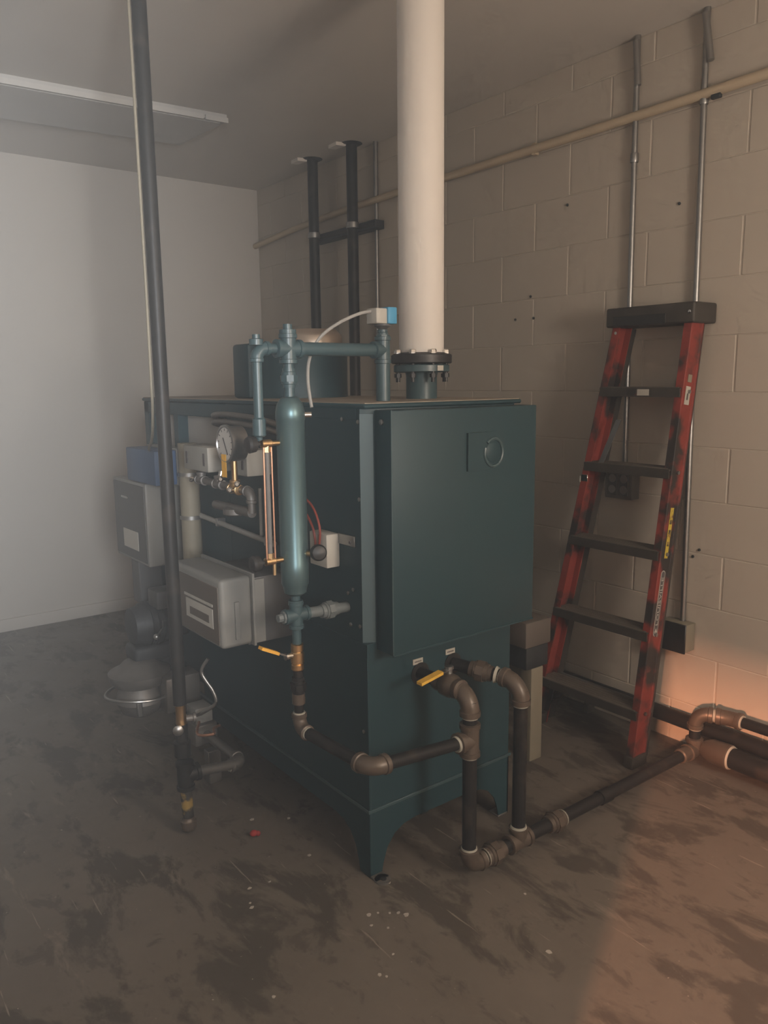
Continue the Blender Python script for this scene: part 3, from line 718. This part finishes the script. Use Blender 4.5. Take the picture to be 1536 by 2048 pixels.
mf = thing('control_manifold', 'grey pipe manifold with bright fittings under the pressure gauge', 'piping', (-0.16, 0.5, 1.1))
pipe((-0.185, 0.30, 1.130), (-0.130, 0.78, 1.120), 0.0115, 'cast', mf)
tee((-0.185, 0.392, 1.128), Y, Z, 0.0110, 'brass', mf, 0.026)
tee((-0.160, 0.55, 1.125), Y, Z, 0.0110, 'cast', mf, 0.026)
tee((-0.140, 0.72, 1.121), Y, Z, 0.0110, 'cast', mf, 0.026)
elbow((-0.187, 0.29, 1.130), Y, -Z, 0.0110, 'cast', mf, 0.024, thread=False)
pipe((-0.187, 0.29, 1.07), (-0.187, 0.29, 1.11), 0.0115, 'cast', mf)
pipe((-0.187, 0.29, 1.07), (-0.150, 0.60, 1.055), 0.014, 'cast', mf)
MB().lathe((-0.170, 0.43, 1.045), Z, [(0, 0.03), (0.004, 0.036), (0.02, 0.036), (0.024, 0.028)], 20).build('trap_cup', 'cast', mf)
for yy, zz in ((0.392, 1.128), (0.345, 1.150), (0.45, 1.155), (0.66, 1.135)):
    MB().lathe((-0.20, yy, zz), (-0.6, -0.8, 0), [(0, 0.008), (0.010, 0.009), (0.014, 0.005)], 8).build('bright_nut', 'chrome', mf)
pipe((-0.135, 0.72, 1.13), (-0.135, 0.72, 1.165), 0.008, 'chrome', mf)
pipe((-0.160, 0.55, 1.13), (-0.150, 0.55, 1.165), 0.008, 'chrome', mf)
for (nm, y0, y1, x0, lab) in (('pressure_control', 0.615, 0.800, -0.165, 'grey pressure control box with dark slots behind the gauge'),
                              ('limit_switch', 0.430, 0.520, -0.125, 'small pale limit switch box right of the gauge')):
    pc = thing(nm, lab, 'control box', (x0+0.04, (y0+y1)/2, 1.15))
    MB().box(x0, x0+0.085, y0, y1, 1.155, 1.235, 0.005, 2).build('case', 'control', pc)
    MB().box(x0-0.002, x0+0.001, y0+0.02, y0+0.032, 1.175, 1.215).build('slot', 'print', pc)
    if y1-y0 > 0.12: MB().box(x0-0.002, x0+0.001, y1-0.035, y1-0.023, 1.175, 1.215).build('slot', 'print', pc)
for k, (za, ra) in enumerate(((1.335, 0.009), (1.310, 0.009))):
    o = MB().tube(bez([(0.03, 0.90, za-0.025), (-0.04, 0.82, za-0.008), (-0.06, 0.68, za), (-0.05, 0.50, za-0.008), (-0.012, 0.40, za-0.03)], 8), ra, 10).build('flexible_cable', 'cast')
    tag(o, ('upper armoured cable arching along the boiler side above the gauge', 'lower armoured cable arching along the boiler side above the gauge')[k], 'cable', 'armoured cables above the gauge')

# white junction box with red wires right of the column
jb = thing('junction_box', 'small white junction box with red wires on the boiler side right of the column', 'junction box', (-0.02, 0.24, 0.9))
MB().box(-0.045, 0.0, 0.124, 0.214, 0.915, 1.012, 0.004, 2).build('case', 'label', jb)
MB().tube(bez([(-0.049, 0.165, 0.955), (-0.052, 0.150, 0.988), (-0.054, 0.143, 1.025), (-0.054, 0.155, 1.059), (-0.052, 0.182, 1.087), (-0.045, 0.230, 1.105)], 8), 0.0036, 8).build('red_wire', 'red_wire', jb)
MB().tube(bez([(-0.049, 0.178, 0.955), (-0.052, 0.171, 0.984), (-0.054, 0.175, 1.017), (-0.054, 0.190, 1.040), (-0.045, 0.225, 1.058)], 8), 0.0036, 8).build('red_wire', 'red_wire', jb)
MB().box(-0.006, 0.0, 0.045, 0.124, 0.984, 1.014, 0.001, 1).build('bracket_plate', 'galv', jb)
MB().lathe((-0.006, 0.065, 0.995), -X, [(0, 0.005), (0.002, 0.004)], 8).build('screw', 'print', jb)

# blue pressure switch on top of the riser, with its cable
ps = thing('pressure_switch', 'sky blue and grey pressure switch on top of the riser near the stack', 'switch', (HX, HY, 1.585))
MB().lathe((HX, HY, 1.580), Z, [(0, 0.010), (0.006, 0.016), (0.011, 0.024), (0.016, 0.024)], 18).build('socket', 'dark_box', ps)
MB().box(HX-0.002, HX+0.030, HY-0.030, HY+0.025, 1.596, 1.642, 0.003, 2).build('blue_cover', 'sky_blue', ps)
MB().box(HX-0.040, HX-0.002, HY-0.026, HY+0.022, 1.596, 1.638, 0.003, 2).build('grey_case', 'label', ps)
tag(MB().tube(bez([(HX-0.038, HY, 1.630), (0.08, 0.125, 1.622), (0.02, 0.14, 1.595), (-0.035, 0.15, 1.555), (-0.075, 0.14, 1.50), (-0.095, 0.12, 1.44), (-0.098, 0.10, 1.37)], 8), 0.0045, 8).build('switch_cable', 'grey_cable'),
    'pale cable arching from the sky blue switch down behind the header', 'cable')

# ------------------------------------------------------------------ pipes and conduits on the right wall
for k, (px, py, lab) in enumerate(((1.390, 2.370, 'dark vertical pipe at the wall behind the boiler, left of the pair'),
                                   (1.397, 1.990, 'dark vertical pipe at the wall behind the boiler, right of the pair'))):
    t = thing('wall_riser_pipe', lab, 'pipe', (px, py, 0), 'dark riser pipes behind the boiler')
    pipe((px, py, 0.0), (px, py, CZ), 0.0300, 'iron', t)
    MB().lathe((px, py, CZ-0.008), Z, [(0, 0.045), (0.0075, 0.06)], 20).build('ceiling_collar', 'iron', t)
    MB().prism([(-0.005, -0.06), (0.05, -0.08), (0.04, 0.06), (0.0, 0.075)], lambda a, b, px=px, py=py: (px-0.085+a, py+0.05+b*0.6, CZ-0.018), (0, 0, 0.0175)).build('pale_patch', 'white', t)
    MB().lathe((px, py, 2.262+k*0.0), Z, [(0, 0.036), (0.03, 0.036)], 20).build('clamp', 'galv', t)
us = thing('strut_channel', 'dark horizontal strut channel on the wall holding the two risers', 'strut', (1.46, 2.1, 2.28))
MB().box(1.432, WX-0.0075, 1.83, 2.46, 2.245, 2.29, 0.002, 1).build('channel', 'motor', us)
MB().box(1.428, 1.434, 1.84, 2.45, 2.258, 2.277, 0.0005, 1).build('slot', 'black', us)

bc = thing('beige_wall_conduit', 'long beige painted conduit running level along the block wall below the ceiling', 'conduit', (1.47, 1.0, 2.4))
MB().tube(bez([(1.476, -1.9, 2.45), (1.474, -0.3, 2.421), (1.472, 0.9, 2.408), (1.470, 1.9, 2.400), (1.470, 2.6, 2.38), (1.470, BY-0.002, 2.338)], 8), 0.0175, 16).build('pipe', 'beige', bc)
for yy, zz in ((-0.6, 2.427), (0.75, 2.4095), (1.55, 2.404)):
    MB().box(1.468, WX-0.0066, yy-0.012, yy+0.012, zz-0.024, zz+0.024, 0.002, 1).build('strap', 'beige', bc)

def conduit(y0, y1, zb, label, sub):
    t = thing('wall_conduit', label, 'conduit', (1.487, y1, zb), 'steel conduits on the block wall')
    MB().cyl((1.479, y1, zb), (1.479, y0, CZ), 0.0108, 14).build('pipe', 'galv', t)
    MB().cyl((1.468, y1, 2.52), (1.468, y0, CZ-0.02), 0.0120, 14).build('sleeve', 'galv', t)
    for zz in sub:
        MB().lathe((1.479, y0+(y1-y0)*(CZ-zz)/(CZ-zb), zz), Z, [(0, 0.0145), (0.004, 0.0155), (0.03, 0.0155), (0.034, 0.0145)], 14).build('coupling', 'galv', t)
        if y1 < 0: MB().box(1.462, 1.478, y1-0.045, y1-0.010, zz+0.004, zz+0.020, 0.002, 1).build('clamp_screw', 'motor', t)
    return t
conduit(-0.030, -0.058, 0.505, 'steel conduit running from ceiling to low dark box at the ladder edge', (2.385,))
conduit(0.250, 0.235, 1.075, 'steel conduit dropping behind the ladder to the outlet box', (2.25,))
c3 = thing('wall_conduit', 'thin conduit on the wall left of the white stack', 'conduit', (1.487, 1.885, 1.0), 'steel conduits on the block wall')
MB().cyl((1.482, 1.885, 0.9), (1.482, 1.885, CZ), 0.010, 12).build('pipe', 'galv', c3)
MB().cyl((1.480, 1.885, 2.42), (1.480, 1.885, CZ), 0.0125, 12).build('sleeve', 'galv', c3)

ob = thing('outlet_box', 'dark four-gang outlet box on the wall seen between ladder steps', 'outlet', (1.47, 0.235, 1.0))
MB().box(1.440, WX-0.0076, 0.170, 0.300, 0.955, 1.075, 0.004, 2).build('case', 'cast', ob)
for yy in (0.208, 0.262):
    r_ = MB().box(1.4365, 1.441, yy-0.022, yy+0.022, 0.970, 1.060, 0.003, 1).build('receptacle', 'dark_box', ob)
    for zz in (0.993, 1.037):
        MB().lathe((1.437, yy, zz), -X, [(0, 0.0175), (0.002, 0.0165)], 14).build('socket_face', 'grey_box', r_)
lbx2 = thing('low_junction_box', 'dark square junction box at the foot of the steel conduit beside the ladder', 'junction box', (1.46, -0.06, 0.4))
MB().box(1.425, WX-0.0076, -0.105, 0.010, 0.395, 0.505, 0.004, 2).build('case', 'tan', lbx2)
MB().box(1.420, 1.4265, -0.108, 0.013, 0.392, 0.508, 0.003, 1).build('cover', 'black', lbx2)
for yy, zz, lab in ((0.58, 2.155, 'dark anchor plug in the wall below the beige conduit right of the stack'),
                    (0.055, 2.07, 'dark anchor plug in the wall between the two conduits above the ladder'),
                    (0.775, 1.80, 'topmost dark anchor plug of the three right of the stack'),
                    (0.865, 1.705, 'dark anchor plug nearest the stack, lower left of the three'),
                    (0.755, 1.705, 'dark anchor plug at the lower right of the three beside the stack'),
                    (-0.075, 0.76, 'dark anchor plug beside the ladder conduit, lower of two'),
                    (-0.10, 0.79, 'dark anchor plug beside the ladder conduit, upper of two')):
    o = MB().lathe((WX-0.002, yy, zz), -X, [(0, 0.006), (0.003, 0.006), (0.006, 0.004)], 8).build('wall_anchor', 'motor')
    tag(o, lab, 'anchor', 'anchor plugs in the block wall')

# ------------------------------------------------------------------ fluorescent fixture on the ceiling at upper left
lf = thing('ceiling_fixture', 'wide flat ceiling light fixture, switched off, at upper left', 'light fixture', (-0.4, 2.1, CZ))
FQ = [(-1.1, 2.075), (0.640, 1.950), (0.612, 2.440), (-1.1, 2.600)]
MB().prism(FQ, lambda a, b: (a, b, CZ-0.032), (0, 0, 0.0315)).build('housing', 'lens', lf)
FI = [(-1.08, 2.097), (0.615, 1.975), (0.590, 2.415), (-1.08, 2.575)]
MB().prism(FI, lambda a, b: (a, b, CZ-0.038), (0, 0, 0.006)).build('diffuser', 'lens', lf)
MB().prism([(-1.1, 2.066), (0.52, 1.950), (0.52, 1.958), (-1.1, 2.074)], lambda a, b: (a, b, CZ-0.040), (0, 0, 0.022)).build('edge_trim', 'fixture', lf)
MB().prism([(0.53, 1.9485), (0.642, 1.9405), (0.642, 1.949), (0.53, 1.957)], lambda a, b: (a, b, CZ-0.040), (0, 0, 0.022)).build('end_clip', 'fixture', lf)

# ------------------------------------------------------------------ stepladder leaning on the right wall
ld = thing('stepladder', 'red fibreglass stepladder with black steps folded and leaning on the block wall', 'ladder', (1.22, 0.15, 0))
N0, N1 = Vector((1.150, -0.080, 0.0)), Vector((1.372, -0.098, 1.645))      # near front rail (outer front edge)
F0, F1 = Vector((1.150, 0.425, 0.0)), Vector((1.372, 0.232, 1.645))        # far front rail
AX = (N1-N0).normalized(); UX = Vector((AX.z, 0, -AX.x)).normalized()
def chan(w, fl, t, s):   # C section, a along UX (depth), b towards the ladder centre
    return [(0, 0), (w, 0), (w, s*fl), (w-t, s*fl), (w-t, s*t), (t, s*t), (t, s*fl), (0, s*fl)]
nr = MB().beam(N0, N1, UX, Y, chan(0.078, 0.030, 0.005, 1)).build('near_rail', 'red', ld)
fr = MB().beam(F0, F1, UX, Y, chan(0.078, 0.030, 0.005, -1)).build('far_rail', 'red', ld)
# raised ribs along the rail edges
for s0, s1, sg_, par in ((N0, N1, -1, nr), (F0, F1, 1, fr)):
    for a in (0.0, 0.066):
        MB().beam(s0, s1, UX, Y, [(a, 0), (a+0.012, 0), (a+0.010, sg_*0.003), (a+0.002, sg_*0.003)]).build('rib', 'red', par)
def rail_at(z, far=False):
    a, b = (F0, F1) if far else (N0, N1); t = z/1.645
    return a+(b-a)*t
for k, z in enumerate((0.218, 0.516, 0.815, 1.112, 1.402)):
    a = rail_at(z); b = rail_at(z, True)
    y0, y1 = a.y+0.005, b.y-0.005
    s = MB()
    s.prism([(a.x-0.012, z), (a.x+0.082, z-0.004), (a.x+0.082, z-0.030), (a.x+0.077, z-0.030), (a.x+0.077, z-0.010), (a.x-0.006, z-0.006), (a.x-0.006, z-0.034), (a.x-0.012, z-0.034)],
            lambda p, q_, y0=y0: (p, y0, q_), (0, y1-y0, 0))
    so = s.build('step', 'ladder_black', ld)
    for r_ in range(5):
        MB().box(a.x-0.009+r_*0.018, a.x+0.007+r_*0.018, y0+0.01, y1-0.01, z-0.003, z+0.002).build('tread_rib', 'tread', so)
    for yy in (a.y-0.004, b.y+0.004):
        MB().lathe((a.x+0.036, yy-0.003, z-0.015), Y, [(0, 0.007), (0.006, 0.007)], 10).build('rivet', 'galv', so)
    if k == 4:
        MB().box(a.x-0.0135, a.x-0.0119, a.y+0.13, a.y+0.18, z-0.029, z-0.006).build('sticker', 'label', so)
        MB().box(a.x-0.0135, a.x-0.0119, a.y+0.185, a.y+0.225, z-0.029, z-0.006).build('red_sticker', 'red', so)
# top cap
capz = 1.628
cp = MB().box(1.343, WX-0.008, -0.121, 0.250, capz, capz+0.072, 0.008, 3).build('top_cap', 'ladder_black', ld)
MB().box(1.3405, 1.345, -0.010, 0.215, capz+0.004, capz+0.038, 0.001, 1).build('cap_recess', 'black', cp)
MB().lathe((1.342, -0.105, capz+0.038), -X, [(0, 0.006), (0.002, 0.006), (0.003, 0.003)], 10).build('cap_screw', 'chrome', cp)
MB().lathe((1.372, 0.220, capz-0.020), -X, [(0, 0.006), (0.006, 0.006)], 10).build('cap_screw', 'chrome', cp)
# rear frame folded against the front rails
for (p0, p1) in (((1.245, -0.060, 0.012), (1.452, -0.078, 1.63)), ((1.245, 0.400, 0.012), (1.452, 0.212, 1.63))):
    MB().beam(p0, p1, UX, Y, [(0, 0), (0.036, 0), (0.036, 0.022), (0, 0.022)]).build('rear_rail', 'ladder_black', ld)
for z in (0.195, 0.788, 1.385):
    t = z/1.63
    MB().box(1.252+0.207*t, 1.272+0.207*t, -0.06-0.018*t, 0.41-0.188*t, z-0.018, z+0.018, 0.003, 1).build('rear_brace', 'cast', ld)
MB().beam((1.255, -0.045, 0.17), (1.22, 0.10, 0.205), Z, X, [(-0.012, 0), (0.012, 0), (0.012, 0.004), (-0.012, 0.004)]).build('diagonal_brace', 'galv', ld)
MB().beam((1.255, 0.395, 0.10), (1.22, 0.25, 0.205), Z, X, [(-0.012, 0), (0.012, 0), (0.012, 0.004), (-0.012, 0.004)]).build('diagonal_brace', 'galv', ld)
MB().beam((1.29, 0.225, 1.08), (1.33, 0.165, 1.28), Y, X, [(-0.012, 0), (0.012, 0), (0.012, 0.003), (-0.012, 0.003)]).build('spreader', 'galv', ld)
# rubber feet
for p in (N0, F0):
    MB().box(p.x-0.006, p.x+0.086, p.y-0.008 if p is N0 else p.y-0.030, p.y+0.032 if p is N0 else p.y+0.008, 0.0, 0.045, 0.004, 2).build('foot', 'ladder_black', ld)
# stickers and lettering on the outer face of the near rail
def rail_frame(z, depth):
    p = N0+(N1-N0)*(z/1.645)+UX*depth
    return p
def rail_plate(name, z0, z1, d0, d1, m, parent, out=0.0006, th=0.0010):
    a = N0+(N1-N0)*(z0/1.645); b = N0+(N1-N0)*(z1/1.645)
    off = Vector((0, -out, 0))
    return MB().beam(a+off, b+off, UX, -Y, [(d0, 0), (d1, 0), (d1, th), (d0, th)]).build(name, m, parent)
rail_plate('white_sticker', 1.345, 1.410, 0.018, 0.048, 'label', nr)
rail_plate('sticker_mark', 1.362, 1.385, 0.028, 0.036, 'print', nr, 0.0016)
rail_plate('worn_sticker', 1.425, 1.452, 0.022, 0.046, 'tan', nr)
rail_plate('yellow_sticker', 0.790, 0.975, 0.026, 0.046, 'yellow_label', nr)
for zz in (0.835, 0.878, 0.915): rail_plate('sticker_mark', zz, zz+0.016, 0.030, 0.042, 'tape', nr, 0.0016)
# pill-shaped maker's badge with lettering reading up the rail
bz0, bz1, bd0, bd1 = 0.500, 0.745, 0.021, 0.047
def pill(z0, z1, d0, d1, n=8):
    r = (d1-d0)/2; cd = (d0+d1)/2; s = 1.645/(N1-N0).length
    L0, L1 = z0/1.645*(N1-N0).length+r, z1/1.645*(N1-N0).length-r; p = []
    for k in range(n+1):
        t = math.pi+math.pi*k/n; p.append((cd+r*math.cos(t), L0+r*math.sin(t)))
    for k in range(n+1):
        t = math.pi*k/n; p.append((cd+r*math.cos(t), L1+r*math.sin(t)))
    return p
W3 = lambda out: (lambda a, b: N0+AX*b+UX*a+Vector((0, -out, 0)))
MB().prism(pill(bz0, bz1, bd0, bd1), W3(0.0004), (0, -0.0008, 0)).build('badge_rim', 'label', nr)
MB().prism(pill(bz0+0.003, bz1-0.003, bd0+0.003, bd1-0.003), W3(0.0010), (0, -0.0007, 0)).build('badge', 'print', nr)
dz = bz0/1.645*(N1-N0).length+0.006
MB().prism([(bd0+0.005, dz+0.012), ((bd0+bd1)/2, dz), (bd1-0.005, dz+0.012), ((bd0+bd1)/2, dz+0.026)], W3(0.0016), (0, -0.0006, 0)).build('badge_mark', 'label', nr)
MB().prism([((bd0+bd1)/2-0.003, dz+0.008), ((bd0+bd1)/2, dz+0.004), ((bd0+bd1)/2+0.003, dz+0.008), ((bd0+bd1)/2, dz+0.012)], W3(0.0021), (0, -0.0004, 0)).build('badge_dot', 'print', nr)
def lettering(txt, size, origin, ex, ey, m, parent, name='lettering', width=None):
    cu = bpy.data.curves.new(name, 'FONT'); cu.body = txt; cu.size = size; cu.extrude = 0.0003
    cu.align_x = 'LEFT'; cu.align_y = 'CENTER'; cu.resolution_u = 2
    tmp = bpy.data.objects.new('tmp_text', cu); COL.objects.link(tmp)
    dg = bpy.context.evaluated_depsgraph_get()
    me = bpy.data.meshes.new_from_object(tmp.evaluated_get(dg)); me.name = name
    bpy.data.objects.remove(tmp)
    xs = [v.co.x for v in me.vertices]; sx = (width/(max(xs)-min(xs))) if width else 1.0
    ex = Vector(ex).normalized(); ey = Vector(ey).normalized(); n = ex.cross(ey)
    for v in me.vertices:
        v.co = Vector(origin)+ex*v.co.x*sx+ey*v.co.y+n*v.co.z
    me.materials.clear(); me.materials.append(MT[m])
    o = bpy.data.objects.new(name, me); COL.objects.link(o); put(o, parent); return o
lettering('LOUISVILLE', 0.020, N0+AX*(dz+0.034)+UX*((bd0+bd1)/2)+Vector((0, -0.0022, 0)), AX, -UX, 'label', nr, width=0.180)
# reflective clip on the far rail
fz = rail_at(1.045, True)
MB().box(fz.x-0.006, fz.x-0.002, fz.y-0.034, fz.y-0.004, 1.035, 1.062, 0.001, 1).build('metal_tag', 'chrome', fr)
MB().box(fz.x-0.006, fz.x-0.002, fz.y+0.0, fz.y+0.006, 1.03, 1.055, 0.001, 1).build('tag_end', 'label', fr)

# ------------------------------------------------------------------ pump post beside the boiler's right side
po = thing('pump_stand', 'pale upright post with brown box between boiler and ladder', 'pump stand', (0.93, 0.23, 0))
MB().box(0.90, 0.965, 0.195, 0.255, 0.0, 0.37, 0.004, 2).build('post', 'tan', po)
MB().box(0.86, 1.0, 0.19, 0.36, 0.455, 0.555, 0.008, 2).build('box', 'brown_face', po)
MB().box(0.87, 0.99, 0.195, 0.35, 0.37, 0.455, 0.004, 2).build('dark_band', 'motor', po)

# ------------------------------------------------------------------ bits on the floor
rb = MB().ball((-0.162, 0.410, 0.010), 0.0125, 12, (1.1, 0.9, 0.8))
rb.ball((-0.150, 0.404, 0.008), 0.009, 10)
tag(rb.build('red_scrap', 'red_bit'), 'small crumpled red scrap on the floor left of the boiler', 'scrap')
tag(MB().box(0.335, 0.370, 0.165, 0.200, 0.0, 0.028, 0.006, 2).build('dark_chunk', 'motor'), 'small black lump on the floor under the boiler front', 'scrap')
spots = [(-0.10, -0.126, .008), (-0.075, -0.135, .005), (-0.03, -0.17, .006), (-0.02, -0.19, .009), (-0.09, -0.20, .004), (-0.12, -0.165, .005), (-0.05, -0.155, .004),
         (-0.14, -0.285, .004), (-0.21, -0.32, .006), (-0.20, -0.335, .004), (0.175, -0.525, .009), (0.03, -0.05, .006), (-0.08, 0.21, .007), (-0.30, 0.18, .006),
         (-0.335, 0.10, .007), (-0.33, 0.12, .004), (-0.12, 0.50, .008), (-0.02, 0.43, .007), (-0.45, -0.22, .006), (-0.24, 0.17, .005), (0.30, -0.33, .005)]
for (fx_, fy_, fr_) in spots:
    n = random.choice((5, 6, 7)); ph = random.random()*6
    poly = [(fr_*random.uniform(0.55, 1.2)*math.cos(ph+2*math.pi*k/n), fr_*random.uniform(0.5, 1.0)*math.sin(ph+2*math.pi*k/n)) for k in range(n)]
    o = MB().prism(poly, lambda a, b: (fx_+a, fy_+b, 0.0), (0, 0, 0.0018)).build('paint_flake', 'flake')
    tag(o, 'tiny pale paint flake lying on the concrete floor', 'paint flake', 'paint flakes on the floor')
